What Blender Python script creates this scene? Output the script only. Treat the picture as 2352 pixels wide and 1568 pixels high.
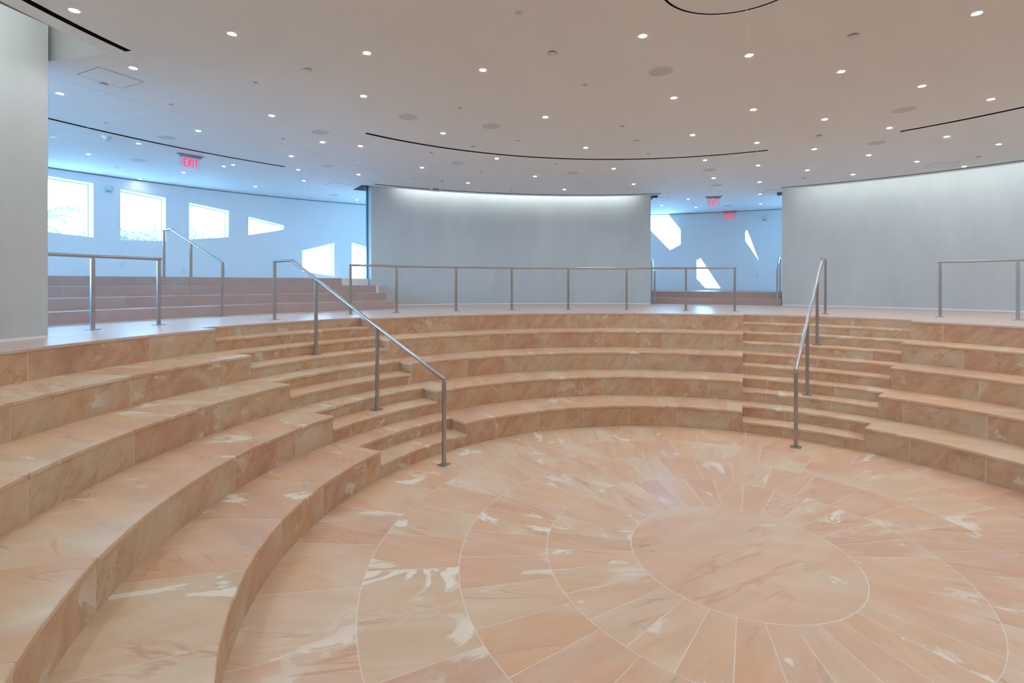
import bpy, bmesh, math, random
from mathutils import Vector, Matrix
from mathutils.geometry import delaunay_2d_cdt

for o in list(bpy.data.objects):
    bpy.data.objects.remove(o, do_unlink=True)
SC = bpy.context.scene
COL = SC.collection
rad = math.radians

# ------------------------------------------------------------------ camera
cam_d = bpy.data.cameras.new('camera')
cam = bpy.data.objects.new('camera', cam_d)
COL.objects.link(cam)
CAM = Vector((-1.6915, -3.8476, 2.05))
cam_d.sensor_fit = 'HORIZONTAL'
cam_d.sensor_width = 36.0
cam_d.lens = 36.0 * 1165.56 / 2352.0
cam_d.shift_x = (1176.0 - 1187.92) / 2352.0
cam_d.shift_y = -(784.0 - 649.08) / 2352.0
cam_d.clip_start = 0.05
cam.matrix_world = Matrix.Translation(CAM) @ Matrix.Rotation(rad(90), 4, 'X') @ Matrix.Rotation(0.0015, 4, 'Z')
SC.camera = cam

# ------------------------------------------------------------------ sky and exposure
world = bpy.data.worlds.new('sky')
SC.world = world
world.use_nodes = True
bg = world.node_tree.nodes['Background']
bg.inputs['Color'].default_value = (0.27, 0.60, 1.0, 1)
bg.inputs['Strength'].default_value = SKY_STRENGTH = 24.0
SC.view_settings.view_transform = 'Standard'
SC.view_settings.look = 'None'
SC.view_settings.gamma = 1.0
SC.view_settings.use_curve_mapping = False
SC.view_settings.exposure = 0.0
LAMP_STRENGTH = 690.0
LAMP_DIMMED = 100.0
COVE_STRENGTH = 18.0

# ------------------------------------------------------------------ measures (metres, centre of the round floor at the origin)
R1, DR, D0 = 3.4264, 0.6587, 0.8057
T = 0.29274
ZL = 5 * T
H = 4.3975
RK = [R1 + DR * i for i in range(6)]
HALF = DR / 2
STEP = 360.0 / 32
AISLES = [(132.6, 155.05), (42.5, 65.8)]
R_OUT_L, R_OUT_R = 13.05, 13.88
S2 = 0.1725
random.seed(4)
# ------------------------------------------------------------------ positions measured on walls (angle, height) and ceiling (x, y)
WIN_L = [
    [(151.42, 4.235), (146.64, 4.194), (146.63, 3.021), (151.42, 3.101)],
    [(144.51, 4.140), (140.64, 4.067), (140.63, 3.037), (144.50, 2.998)],
    [(138.48, 4.012), (134.60, 3.900), (134.62, 3.223), (138.47, 3.101)],
    [(132.54, 3.796), (128.65, 3.631), (128.65, 3.511), (132.53, 3.300)],
    [(126.49, 2.953), (122.65, 3.214), (122.64, 2.234), (126.48, 2.368)],
    [(120.44, 3.242), (117.42, 3.051), (117.42, 2.058), (120.43, 2.057)],
]
WIN_R = [
    [(79.47, 4.399), (75.57, 4.376), (73.94, 3.869), (73.93, 3.357), (75.36, 3.171), (79.47, 4.249)],
    [(65.66, 3.747), (65.40, 3.779), (63.97, 2.756), (65.66, 3.431)],
    [(71.81, 2.820), (71.27, 2.883), (68.69, 1.871), (70.67, 1.879), (71.80, 2.202)],
]
LIT = [(-5.524, 0.540), (-5.906, 1.716), (-4.391, 0.947), (-7.394, 2.478), (-5.152, 3.301), (-6.646, 4.028), (-8.115, 4.757), (-9.569, 5.477), (-5.901, 5.596), (-7.377, 6.304), (-7.642, 6.435), (-8.836, 7.012), (-6.261, 6.739), (-10.289, 7.722), (-8.112, 8.595), (-6.625, 7.877), (-3.234, 1.348), (-2.075, 1.756), (-3.631, 2.549), (-1.296, 3.349), (-2.860, 4.133), (-4.955, 4.651), (-4.394, 4.889), (-0.508, 4.969), (-2.083, 5.752), (-3.641, 6.518), (-5.147, 7.187), (-1.303, 7.359), (-2.859, 8.115), (-0.509, 8.922), (-6.248, 10.587), (-0.501, 0.977), (0.695, 1.385), (1.901, 1.783), (0.291, 2.591), (1.504, 3.020), (2.712, 3.426), (1.089, 4.207), (2.320, 4.652), (3.509, 5.041), (1.896, 5.860), (3.110, 6.281), (4.754, 5.462), (0.289, 6.598), (4.340, 6.712), (5.558, 7.112), (2.704, 7.516), (1.070, 8.211), (3.942, 7.960), (4.720, 9.556), (3.091, 10.352), (2.677, 11.507), (3.869, 11.948), (5.521, 11.191), (2.301, 0.564), (3.124, 2.196), (4.349, 2.625), (3.933, 3.823), (5.180, 4.274), (6.431, 4.717), (6.020, 5.950), (7.288, 6.349)]
UNLIT = [(-4.765, 2.119), (-6.266, 2.860), (-7.762, 3.635), (-9.213, 4.371), (-5.523, 4.449), (-8.454, 5.859), (-9.917, 6.583), (-9.189, 8.132), (-8.473, 9.770), (-1.681, 0.564), (-4.012, 3.730), (-2.468, 2.970), (-0.891, 2.175), (-4.786, 6.057), (-3.251, 5.328), (-1.684, 4.543), (-0.921, 6.196), (-2.476, 6.968), (-4.020, 7.646), (-0.114, 7.794), (-6.112, 7.080), (0.686, 9.440), (-5.885, 9.438), (-7.019, 9.036), (-7.371, 10.134), (-0.115, 3.764), (0.690, 5.410), (1.481, 7.035), (1.893, 7.863), (2.281, 8.683), (3.508, 9.169), (4.288, 10.720), (3.479, 11.046)]
COVER = [(-6.595, 2.157), (-4.012, 1.755), (-1.336, 1.332), (-2.454, 4.895), (-3.428, 7.853), (1.488, 0.959), (0.281, 4.545), (3.105, 4.227), (6.861, 5.555), (4.726, 7.501), (-1.862, 9.030)]
SPEAKER = [(-7.374, 4.384), (-9.004, 5.931), (-3.240, 3.339), (-2.081, 3.759), (-4.768, 4.073), (-2.860, 6.131), (-0.504, 7.010), (-5.521, 6.402), (-6.626, 9.801), (-0.102, 1.783), (2.296, 6.686), (3.094, 8.324), (4.693, 11.539), (3.531, 3.016), (4.316, 4.635)]
PANEL = [
    [(-6.661, 1.893), (-6.275, 1.684), (-6.076, 2.096), (-6.467, 2.304)],
    [(-6.298, 8.343), (-6.029, 8.092), (-5.761, 8.393), (-5.972, 8.675)],
    [(2.115, 10.625), (2.017, 10.115), (2.506, 10.068), (2.587, 10.582)],
    [(4.746, 9.234), (4.690, 9.030), (4.973, 8.937), (5.050, 9.150)],
    [(6.611, 6.536), (6.432, 6.156), (6.889, 5.972), (7.070, 6.339)],
]
SEAM = [
    ((-7.024, 1.968), (-4.437, 7.245)),
    ((-1.283, 0.366), (-9.213, 4.371)),
    ((0.275, 0.510), (4.695, 9.503)),
]

# ------------------------------------------------------------------ materials
def new_mat(name):
    m = bpy.data.materials.new(name)
    m.use_nodes = True
    nt = m.node_tree
    return m, nt, nt.nodes['Principled BSDF']

def simple(name, col, rough=0.5, metal=0.0, emit=None, strength=0.0, spec=0.5):
    m, nt, b = new_mat(name)
    b.inputs['Base Color'].default_value = (*col, 1)
    b.inputs['Roughness'].default_value = rough
    b.inputs['Metallic'].default_value = metal
    b.inputs['Specular IOR Level'].default_value = spec
    if emit:
        b.inputs['Emission Color'].default_value = (*emit, 1)
        b.inputs['Emission Strength'].default_value = strength
    return m

def node(nt, kind, **kw):
    n = nt.nodes.new(kind)
    for k, v in kw.items():
        if k.startswith('i_'):
            n.inputs[k[2:].replace('_', ' ')].default_value = v
        else:
            setattr(n, k, v)
    return n

def ramp(nt, stops, interp='LINEAR'):
    n = nt.nodes.new('ShaderNodeValToRGB')
    n.color_ramp.interpolation = interp
    els = n.color_ramp.elements
    els[1].position = stops[-1][0]
    els[0].position = stops[0][0]
    for p, c in stops[1:-1]:
        els.new(p)
    for e, (p, c) in zip(els, stops):
        e.color = (*c[:3], 1)
    return n

def mixc(nt, fac, a, b, mode='MIX'):
    n = nt.nodes.new('ShaderNodeMix')
    n.data_type = 'RGBA'
    n.blend_type = mode
    for sock, v in ((n.inputs[0], fac), (n.inputs[6], a), (n.inputs[7], b)):
        if hasattr(v, 'is_linked'):
            nt.links.new(v, sock)
        elif isinstance(v, (int, float)):
            sock.default_value = v
        else:
            sock.default_value = (*v, 1)
    return n.outputs[2]

def stone(name, rot, white=1.0, rough=0.24, tint=(1, 1, 1), tone=1.0, stretch=(0.6, 1.5, 1.5), grain=0.6, spec=0.22, flat=0.2, vary=1.0, veins=1.0):
    """Polished pink-orange marble: every slab shifts the pattern and the tone with its own random number."""
    m, nt, b = new_mat(name)
    L = nt.links.new
    tc = node(nt, 'ShaderNodeTexCoord')
    oi = node(nt, 'ShaderNodeObjectInfo')
    wn = node(nt, 'ShaderNodeTexWhiteNoise', noise_dimensions='1D')
    L(oi.outputs['Random'], wn.inputs['W'])
    sc = node(nt, 'ShaderNodeVectorMath', operation='SCALE')
    L(wn.outputs['Color'], sc.inputs[0]); sc.inputs['Scale'].default_value = 60.0
    ad = node(nt, 'ShaderNodeVectorMath', operation='ADD')
    L(tc.outputs['Object'], ad.inputs[0]); L(sc.outputs[0], ad.inputs[1])
    mp = node(nt, 'ShaderNodeMapping')
    mp.inputs['Rotation'].default_value = rot
    mp.inputs['Scale'].default_value = stretch
    L(ad.outputs[0], mp.inputs['Vector'])
    V = mp.outputs[0]
    def noise(scale, detail, rough_, dist=0.0, vec=V):
        n = node(nt, 'ShaderNodeTexNoise')
        n.inputs['Scale'].default_value = scale
        n.inputs['Detail'].default_value = detail
        n.inputs['Roughness'].default_value = rough_
        n.inputs['Distortion'].default_value = dist
        L(vec, n.inputs['Vector'])
        return n.outputs['Fac']
    def offset(dx, dy, dz):
        off = node(nt, 'ShaderNodeVectorMath', operation='ADD'); L(V, off.inputs[0]); off.inputs[1].default_value = (dx, dy, dz)
        return off.outputs[0]
    def band(fac, lo, hi, top=1.0):
        r = ramp(nt, [(lo, (0, 0, 0)), (hi, (top,) * 3)]); L(fac, r.inputs['Fac'])
        return r.outputs['Color']
    def times(x, y):
        f = node(nt, 'ShaderNodeMath', operation='MULTIPLY'); L(x, f.inputs[0]); L(y, f.inputs[1])
        return f.outputs[0]
    # slab tone
    base = ramp(nt, [(0.0, (0.71, 0.63, 0.49)), (0.16, (0.70, 0.60, 0.45)), (0.30, (0.72, 0.55, 0.39)), (0.5, (0.72, 0.505, 0.345)),
                     (0.74, (0.70, 0.465, 0.33)), (0.9, (0.67, 0.43, 0.325)), (1.0, (0.62, 0.385, 0.315))])
    tmix = node(nt, 'ShaderNodeMath', operation='MULTIPLY_ADD')
    L(noise(0.9, 3, 0.5, 0.4), tmix.inputs[0]); tmix.inputs[1].default_value = 1.0; tmix.inputs[2].default_value = -0.5
    tadd = node(nt, 'ShaderNodeMath', operation='ADD', use_clamp=True)
    rv = node(nt, 'ShaderNodeMath', operation='MULTIPLY_ADD')
    L(oi.outputs['Random'], rv.inputs[0]); rv.inputs[1].default_value = vary; rv.inputs[2].default_value = (1 - vary) * 0.6
    L(tmix.outputs[0], tadd.inputs[0]); L(rv.outputs[0], tadd.inputs[1])
    L(tadd.outputs[0], base.inputs['Fac'])
    col = base.outputs['Color']
    plain = ramp(nt, [(e.position, tuple(e.color)[:3]) for e in base.color_ramp.elements]); L(rv.outputs[0], plain.inputs['Fac'])
    # soft orange and rose clouds
    cl = band(noise(1.9, 4, 0.5, 0.7), 0.28, 0.72)
    col = mixc(nt, cl, mixc(nt, 0.60, col, (0.72, 0.43, 0.25)), mixc(nt, 0.45, col, (0.72, 0.57, 0.45)))
    # fine grain streaks along the bed of the stone
    gm = node(nt, 'ShaderNodeMapping'); gm.inputs['Scale'].default_value = (0.4, 2.6, 2.6)
    L(V, gm.inputs['Vector'])
    st = ramp(nt, [(0.28, (0.74, 0.70, 0.66)), (0.66, (1.06, 1.06, 1.05))])
    L(noise(2.4, 6, 0.6, 0.5, gm.outputs[0]), st.inputs['Fac'])
    col = mixc(nt, grain, col, st.outputs['Color'], 'MULTIPLY')
    # cream clouds, then crisp white patches with a greenish halo, gathered in a few places
    col = mixc(nt, band(noise(1.2, 4, 0.55, 0.8, offset(5, 9, 2)), 0.50, 0.70, 0.85), col, (0.74, 0.65, 0.51))
    mk = band(noise(0.8, 2, 0.5, 0.0, offset(21, 3, 8)), 0.45, 0.60)
    pn = noise(2.3, 6, 0.62, 0.7, offset(2, 17, 4))
    col = mixc(nt, times(band(pn, 0.50, 0.62, 0.5 * white), mk), col, (0.60, 0.57, 0.45))
    col = mixc(nt, times(band(pn, 0.585, 0.615, 0.95 * white), mk), col, (0.86, 0.83, 0.75))
    col = mixc(nt, flat, col, plain.outputs['Color'])
    # dark and rusty veins
    def vein(scale, width, mask_lo, colour, strength, col, o):
        vm = node(nt, 'ShaderNodeMapping'); vm.inputs['Scale'].default_value = (0.38, 1.5, 1.5); vm.inputs['Rotation'].default_value = (0.2, 0.1, 0.35)
        L(offset(*o), vm.inputs['Vector'])
        nv = noise(scale, 5, 0.58, 0.35, vm.outputs[0])
        s = node(nt, 'ShaderNodeMath', operation='SUBTRACT'); L(nv, s.inputs[0]); s.inputs[1].default_value = 0.5
        a = node(nt, 'ShaderNodeMath', operation='ABSOLUTE'); L(s.outputs[0], a.inputs[0])
        r = ramp(nt, [(0.0, (strength * veins,) * 3), (width, (0, 0, 0))])
        L(a.outputs[0], r.inputs['Fac'])
        m = band(noise(1.3, 2, 0.5, 0.0, offset(o[2], o[0], o[1])), mask_lo, mask_lo + 0.07)
        return mixc(nt, times(r.outputs['Color'], m), col, colour)
    col = vein(0.8, 0.0045, 0.56, (0.24, 0.22, 0.19), 0.5, col, (3, 31, 7))
    col = vein(0.7, 0.010, 0.60, (0.34, 0.31, 0.25), 0.5, col, (13, 1, 27))
    col = vein(1.1, 0.016, 0.53, (0.55, 0.29, 0.17), 0.6, col, (8, 12, 44))
    col = mixc(nt, 1.0, col, tuple(c * tone for c in tint), 'MULTIPLY')
    L(col, b.inputs['Base Color'])
    b.inputs['Roughness'].default_value = rough
    b.inputs['Specular IOR Level'].default_value = spec
    return m

def plaster(name, col, amount, scale, rough=0.6, stretch=(1, 1, 0.35)):
    m, nt, b = new_mat(name)
    L = nt.links.new
    tc = node(nt, 'ShaderNodeTexCoord')
    mp = node(nt, 'ShaderNodeMapping'); mp.inputs['Scale'].default_value = stretch
    L(tc.outputs['Object'], mp.inputs['Vector'])
    n = node(nt, 'ShaderNodeTexNoise'); n.inputs['Scale'].default_value = scale; n.inputs['Detail'].default_value = 8
    n.inputs['Roughness'].default_value = 0.65
    L(mp.outputs[0], n.inputs['Vector'])
    lo = tuple(c * (1 - amount) for c in col); hi = tuple(min(1, c * (1 + amount)) for c in col)
    r = ramp(nt, [(0.25, lo), (0.75, hi)])
    L(n.outputs['Fac'], r.inputs['Fac'])
    L(r.outputs['Color'], b.inputs['Base Color'])
    b.inputs['Roughness'].default_value = rough
    bp = node(nt, 'ShaderNodeBump'); bp.inputs['Strength'].default_value = 0.04
    L(n.outputs['Fac'], bp.inputs['Height']); L(bp.outputs[0], b.inputs['Normal'])
    return m

def glass_pane(name, tint, gloss):
    m, nt, b = new_mat(name)
    nt.nodes.remove(b)
    out = nt.nodes['Material Output']
    t = node(nt, 'ShaderNodeBsdfTransparent'); t.inputs['Color'].default_value = (*tint, 1)
    g = node(nt, 'ShaderNodeBsdfGlossy'); g.inputs['Roughness'].default_value = 0.02
    mx = node(nt, 'ShaderNodeMixShader'); mx.inputs[0].default_value = gloss
    nt.links.new(t.outputs[0], mx.inputs[1]); nt.links.new(g.outputs[0], mx.inputs[2])
    nt.links.new(mx.outputs[0], out.inputs['Surface'])
    return m

def brushed(name):
    m, nt, b = new_mat(name)
    tc = node(nt, 'ShaderNodeTexCoord')
    n = node(nt, 'ShaderNodeTexNoise'); n.inputs['Scale'].default_value = 3; n.inputs['Detail'].default_value = 1
    nt.links.new(tc.outputs['Object'], n.inputs['Vector'])
    r = ramp(nt, [(0.3, (0.30,) * 3), (0.7, (0.36,) * 3)])
    nt.links.new(n.outputs['Fac'], r.inputs['Fac']); nt.links.new(r.outputs['Color'], b.inputs['Roughness'])
    b.inputs['Base Color'].default_value = (0.41, 0.40, 0.395, 1)
    b.inputs['Metallic'].default_value = 1.0
    return m

M = {
    'floor': stone('marble_paving', (0, 0, 0.5), white=1.0, rough=0.30, stretch=(0.75, 1.35, 1.35), grain=0.42, spec=0.30, tint=(0.94, 0.895, 0.86), flat=0.0),
    'disc': stone('marble_disc', (0, 0, 2.4), white=1.0, rough=0.30, stretch=(0.6, 1.0, 1.0), grain=0.5, spec=0.30, tint=(0.93, 0.90, 0.87), flat=0.0, vary=0.05),
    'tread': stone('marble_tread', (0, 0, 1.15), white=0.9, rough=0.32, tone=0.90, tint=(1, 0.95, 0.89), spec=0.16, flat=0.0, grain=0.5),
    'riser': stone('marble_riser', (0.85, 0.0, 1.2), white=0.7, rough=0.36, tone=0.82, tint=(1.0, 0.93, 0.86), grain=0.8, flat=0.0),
    'honed': stone('marble_honed', (0.4, 0, 1.2), white=0.05, rough=0.45, tint=(0.62, 0.63, 0.80), grain=0.3, spec=0.15, flat=0.6, vary=0.2, veins=0.0),
    'landing': stone('marble_landing', (0, 0, 1.15), white=0.0, rough=0.30, tint=(0.82, 0.93, 1.16), grain=0.2, spec=0.06, flat=0.75, vary=0.25, veins=0.0),
    'grout': plaster('grout', (0.78, 0.66, 0.60), 0.06, 9, 0.8, (1, 1, 1)),
    'plaster': plaster('polished_plaster', (0.49, 0.525, 0.535), 0.08, 1.6, 0.5),
    'white': plaster('white_paint', (0.80, 0.81, 0.82), 0.015, 2.0, 0.6, (1, 1, 1)),
    'ceiling': plaster('ceiling_paint', (0.85, 0.875, 0.885), 0.012, 1.2, 0.7, (1, 1, 1)),
    'steel': brushed('brushed_steel'),
    'black': simple('black_slot', (0.006, 0.006, 0.006), 0.9),
    'trimw': simple('white_trim', (0.80, 0.81, 0.84), 0.4),
    'grille': simple('grey_grille', (0.68, 0.67, 0.66), 0.7),
    'coverp': simple('painted_cover', (0.78, 0.77, 0.75), 0.5),
    'teal': simple('teal_glass', (0.42, 0.60, 0.58), 0.12),
    'darkglass': simple('dark_lens', (0.30, 0.34, 0.36), 0.15),
    'lamp': simple('lamp_lens', (1, 1, 1), 0.4, emit=(0.965, 1.0, 1.05), strength=LAMP_STRENGTH),
    'lamp_dim': simple('lamp_lens_dimmed', (1, 1, 1), 0.4, emit=(0.965, 1.0, 1.05), strength=LAMP_DIMMED),
    'cove': simple('cove_led', (1, 1, 1), 0.4, emit=(0.95, 1.0, 0.965), strength=COVE_STRENGTH),
    'glass': glass_pane('window_glass', (0.96, 0.98, 0.98), 0.05),
    'frame': simple('dark_frame', (0.10, 0.16, 0.22), 0.5, metal=0.3),
    'seam': simple('ceiling_seam', (0.70, 0.69, 0.68), 0.8),
    'seam_light': simple('ceiling_seam_pale', (0.93, 0.93, 0.93), 0.8),
    'covewall': plaster('cove_paint', (0.40, 0.41, 0.42), 0.02, 1.2, 0.8, (1, 1, 1)),
    'gap': simple('panel_gap', (0.30, 0.30, 0.31), 0.8),
    'exit_red': simple('exit_red', (0.8, 0.02, 0.06), 0.4, emit=(1.0, 0.03, 0.13), strength=1.1),
    'acrylic': glass_pane('clear_acrylic', (0.97, 0.96, 0.98), 0.04),
    'housing': simple('grey_housing', (0.34, 0.33, 0.37), 0.5),
    'plastic': simple('pale_plastic', (0.66, 0.70, 0.74), 0.45),
    'channel_metal': simple('bronze_channel', (0.12, 0.18, 0.26), 0.5, metal=0.4),
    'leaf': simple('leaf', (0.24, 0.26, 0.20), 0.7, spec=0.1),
    'bark': simple('bark', (0.30, 0.27, 0.23), 0.9),
    'ground': plaster('outdoor_paving', (0.60, 0.60, 0.60), 0.06, 1.0, 0.9, (1, 1, 1)),  # kept pale to bounce more sky light up onto the corridor ceiling
}

# ------------------------------------------------------------------ helpers
def P(r, a, z):
    return (r * math.cos(rad(a)), r * math.sin(rad(a)), z)

def link(name, me, parent=None, mat=None):
    o = bpy.data.objects.new(name, me)
    COL.objects.link(o)
    if parent:
        o.parent = parent
    if mat and me is not None and not me.materials:
        me.materials.append(M[mat])
    return o

def tag(o, label=None, cat=None, group=None, kind=None):
    if label: o['label'] = label
    if cat: o['category'] = cat
    if group: o['group'] = group
    if kind: o['kind'] = kind
    return o

def thing(name, label, cat, loc=(0, 0, 0), rz=0.0, group=None):
    o = bpy.data.objects.new(name, None)
    o.empty_display_size = 0.1
    COL.objects.link(o)
    o.location = loc
    o.rotation_euler = (0, 0, rz)
    return tag(o, label, cat, group)

def struct(name, label=None):
    o = bpy.data.objects.new(name, None)
    o.empty_display_size = 0.1
    COL.objects.link(o)
    return tag(o, label, None, None, 'structure')

def mesh(name, verts, faces, smooth=False):
    me = bpy.data.meshes.new(name)
    me.from_pydata([tuple(v) for v in verts], [], faces)
    me.update()
    bm = bmesh.new(); bm.from_mesh(me)
    bmesh.ops.recalc_face_normals(bm, faces=bm.faces)
    bm.to_mesh(me); bm.free()
    if smooth:
        for p in me.polygons: p.use_smooth = True
    return me

def rev_data(prof, a0, a1, n, off=(0, 0, 0)):
    """Solid made by turning a closed (r, z) outline from a0 to a1 degrees."""
    k = len(prof)
    vs, fs = [], []
    for i in range(n + 1):
        a = a0 + (a1 - a0) * i / n
        for r, z in prof:
            x, y, zz = P(r, a, z)
            vs.append((x - off[0], y - off[1], zz - off[2]))
    for i in range(n):
        for j in range(k):
            j2 = (j + 1) % k
            fs.append((i * k + j, i * k + j2, (i + 1) * k + j2, (i + 1) * k + j))
    fs.append(tuple(range(k))); fs.append(tuple(n * k + j for j in range(k)))
    return vs, fs

CACHE = {}
def piece(name, prof, a0, a1, mat, parent, n=5):
    """One slab of a ring; slabs of the same outline and width share their mesh."""
    w = round(a1 - a0, 3)
    key = (name, tuple(prof), w, mat)
    rc = sum(p[0] for p in prof) / len(prof); zc = min(p[1] for p in prof)
    if key not in CACHE:
        vs, fs = rev_data(prof, -w / 2, w / 2, max(2, min(n, int(w / 1.6) + 2)), (rc, 0, zc))
        CACHE[key] = mesh(name, vs, fs)
        CACHE[key].materials.append(M[mat])
    am = (a0 + a1) / 2
    o = link(name, CACHE[key], parent)
    o.location = P(rc, am, zc)
    o.rotation_euler = (0, 0, rad(am))
    return o

def box_prof(r0, r1, z0, z1):
    return ((r0, z0), (r1, z0), (r1, z1), (r0, z1))

def rev_obj(name, prof, a0, a1, mat, parent=None, step=1.5):
    vs, fs = rev_data(prof, a0, a1, max(1, int(abs(a1 - a0) / step)))
    return link(name, mesh(name, vs, fs), parent, mat)

def join_data(parts):
    V, Fc = [], []
    for vs, fs in parts:
        b = len(V); V += vs; Fc += [tuple(i + b for i in f) for f in fs]
    return V, Fc

def box_data(cx, cy, cz, sx, sy, sz, rz=0.0):
    c, s = math.cos(rz), math.sin(rz)
    vs = []
    for dz in (-1, 1):
        for dx, dy in ((-1, -1), (1, -1), (1, 1), (-1, 1)):
            x, y = dx * sx / 2, dy * sy / 2
            vs.append((cx + c * x - s * y, cy + s * x + c * y, cz + dz * sz / 2))
    return vs, [(0, 3, 2, 1), (4, 5, 6, 7), (0, 1, 5, 4), (1, 2, 6, 5), (2, 3, 7, 6), (3, 0, 4, 7)]

def lathe(prof, n=28):
    """Closed solid of revolution about z from an open (r, z) profile (r = 0 at both ends is capped by a fan)."""
    vs, fs, rows = [], [], []
    for r, z in prof:
        if r < 1e-6:
            rows.append([len(vs)]); vs.append((0, 0, z))
        else:
            rows.append(list(range(len(vs), len(vs) + n)))
            for i in range(n):
                a = 2 * math.pi * i / n
                vs.append((r * math.cos(a), r * math.sin(a), z))
    for a, b in zip(rows, rows[1:]):
        for i in range(n):
            j = (i + 1) % n
            if len(a) == 1 and len(b) == 1: continue
            if len(a) == 1: fs.append((a[0], b[i], b[j]))
            elif len(b) == 1: fs.append((a[i], b[0], a[j]))
            else: fs.append((a[i], b[i], b[j], a[j]))
    return vs, fs

def tube(path, r, n=12):
    """Round bar along a polyline with mitred corners and flat ends."""
    pts = [Vector(p) for p in path]
    vs, fs = [], []
    up = Vector((0, 0, 1))
    for i, p in enumerate(pts):
        if i == 0: d = (pts[1] - p).normalized(); k = 1
        elif i == len(pts) - 1: d = (p - pts[i - 1]).normalized(); k = 1
        else:
            d1 = (p - pts[i - 1]).normalized(); d2 = (pts[i + 1] - p).normalized()
            d = (d1 + d2).normalized(); k = 1 / max(0.5, d.dot(d1))
        side = d.cross(up).normalized()
        u = side.cross(d).normalized()
        for j in range(n):
            a = 2 * math.pi * j / n
            vs.append(p + side * (r * math.cos(a)) + u * (r * k * math.sin(a)))
    for i in range(len(pts) - 1):
        for j in range(n):
            j2 = (j + 1) % n
            fs.append((i * n + j, i * n + j2, (i + 1) * n + j2, (i + 1) * n + j))
    fs.append(tuple(range(n))); fs.append(tuple((len(pts) - 1) * n + j for j in range(n)))
    return vs, fs

def dup(o, loc, rz=0.0):
    c = o.copy(); COL.objects.link(c); c.location = loc; c.rotation_euler = (0, 0, rz)
    for ch in o.children:
        d = ch.copy(); COL.objects.link(d); d.parent = c
    return c

def ring_cuts(phase, breaks=()):
    """(a0, a1, joint at a0?, joint at a1?) for the 32 slabs of a ring, split at the break angles."""
    out = []
    for i in range(32):
        a, b = phase + i * STEP, phase + (i + 1) * STEP
        cuts = [a]
        for t in sorted(breaks):
            for tt in (t, t + 360):
                if a + 0.25 < tt < b - 0.25: cuts.append(tt)
        cuts = sorted(cuts) + [b]
        for u, v in zip(cuts, cuts[1:]):
            out.append((u, v, u == a, v == b))
    return out

def in_aisle(a):
    a = a % 360
    return any(lo - 0.01 < a < hi + 0.01 for lo, hi in AISLES)

def gaps(u, v, ju, jv, r, g=0.0045):
    ga = math.degrees(g / 2 / r); gs = math.degrees(0.0008 / r)
    return u + (ga if ju else gs), v - (ga if jv else gs)

# ------------------------------------------------------------------ the round floor
floor = link('floor', mesh('floor', *rev_data(box_prof(0.002, R1 + 0.05, -0.12, -0.0006), 0, 360, 96)), None, 'grout')
tag(floor, 'round floor of polished pink marble laid in rings around one disc', None, None, 'structure')
disc = link('paving_disc', mesh('paving_disc', *lathe([(0, 0), (D0 - 0.004, 0), (D0 - 0.004, -0.03), (0, -0.03)], 72)), floor, 'disc')
FR = [D0 + (R1 - D0) * i / 4 for i in range(5)]
for i, ph in enumerate((8.8, 1.3, 5.05, 8.8)):
    r0, r1 = FR[i] + 0.003, FR[i + 1] - 0.003 + (0.03 if i == 3 else 0)
    for u, v, ju, jv in ring_cuts(ph):
        u, v = gaps(u, v, ju, jv, (r0 + r1) / 2, 0.006)
        piece('paving_stone', box_prof(r0, r1, -0.03, 0.0), u, v, 'floor', floor)

# ------------------------------------------------------------------ seating tiers and aisle steps
TIER_LABEL = ['lowest curved marble seating tier, next to the round floor', 'second curved marble seating tier up from the round floor',
              'middle curved marble seating tier of the five', 'fourth curved marble seating tier, one below the landing']
PH = (1.3, 5.05, 8.8, 1.3, 5.05)
BR = [t for ab in AISLES for t in ab]
SL = 0.03
def nosing(r0, r1, z):
    return ((r0, z - SL), (r0, z - 0.005), (r0 + 0.005, z), (r1, z), (r1, z - SL))

def spans():
    e = sorted(BR)
    return [(e[i], e[i + 1] if i + 1 < len(e) else e[0] + 360) for i in range(len(e))]

landing = None
for k in range(1, 6):
    Rk, z = RK[k - 1], k * T
    Rn = RK[k] + 0.012
    parts = []
    for a, b in spans():
        r0 = Rk + (HALF if in_aisle((a + b) / 2) else 0) + 0.0092
        parts.append(rev_data(box_prof(r0, RK[k] + 0.012, (k - 1) * T, z - 0.0006), a, b, max(2, int((b - a) / 2))))
    name = 'seating_tier' if k < 5 else 'floor_landing'
    tier = link(name, mesh(name, *join_data(parts)), None, 'grout')
    if k < 5:
        tag(tier, TIER_LABEL[k - 1], 'seating tier', 'curved marble seating tiers')
    else:
        landing = tag(tier, 'pale marble landing running around the top of the seating', None, None, 'structure')
    for u, v, ju, jv in ring_cuts(PH[k - 1], BR):
        ais = in_aisle((u + v) / 2)
        r0 = Rk + (HALF if ais else 0)
        a, b = gaps(u, v, ju, jv, r0)
        piece('tread_slab' if k < 5 else 'nosing_slab', nosing(r0, Rn, z), a, b, 'tread' if k < 5 else 'landing', tier)
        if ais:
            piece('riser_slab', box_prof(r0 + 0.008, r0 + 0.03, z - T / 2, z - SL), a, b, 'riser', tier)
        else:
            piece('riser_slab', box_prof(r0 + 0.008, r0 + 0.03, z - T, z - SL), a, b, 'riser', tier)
    for lo, hi in AISLES:
        for e, s in ((lo, -1), (hi, 1)):
            w = math.degrees(0.02 / (Rk + HALF / 2))
            a, b = (e - w, e) if s < 0 else (e, e + w)
            piece('cheek_slab', box_prof(Rk + 0.010, Rk + HALF + 0.03, z - T / 2, z - SL), a + 0.02, b + 0.02 if s < 0 else b - 0.02, 'riser', tier)

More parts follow.
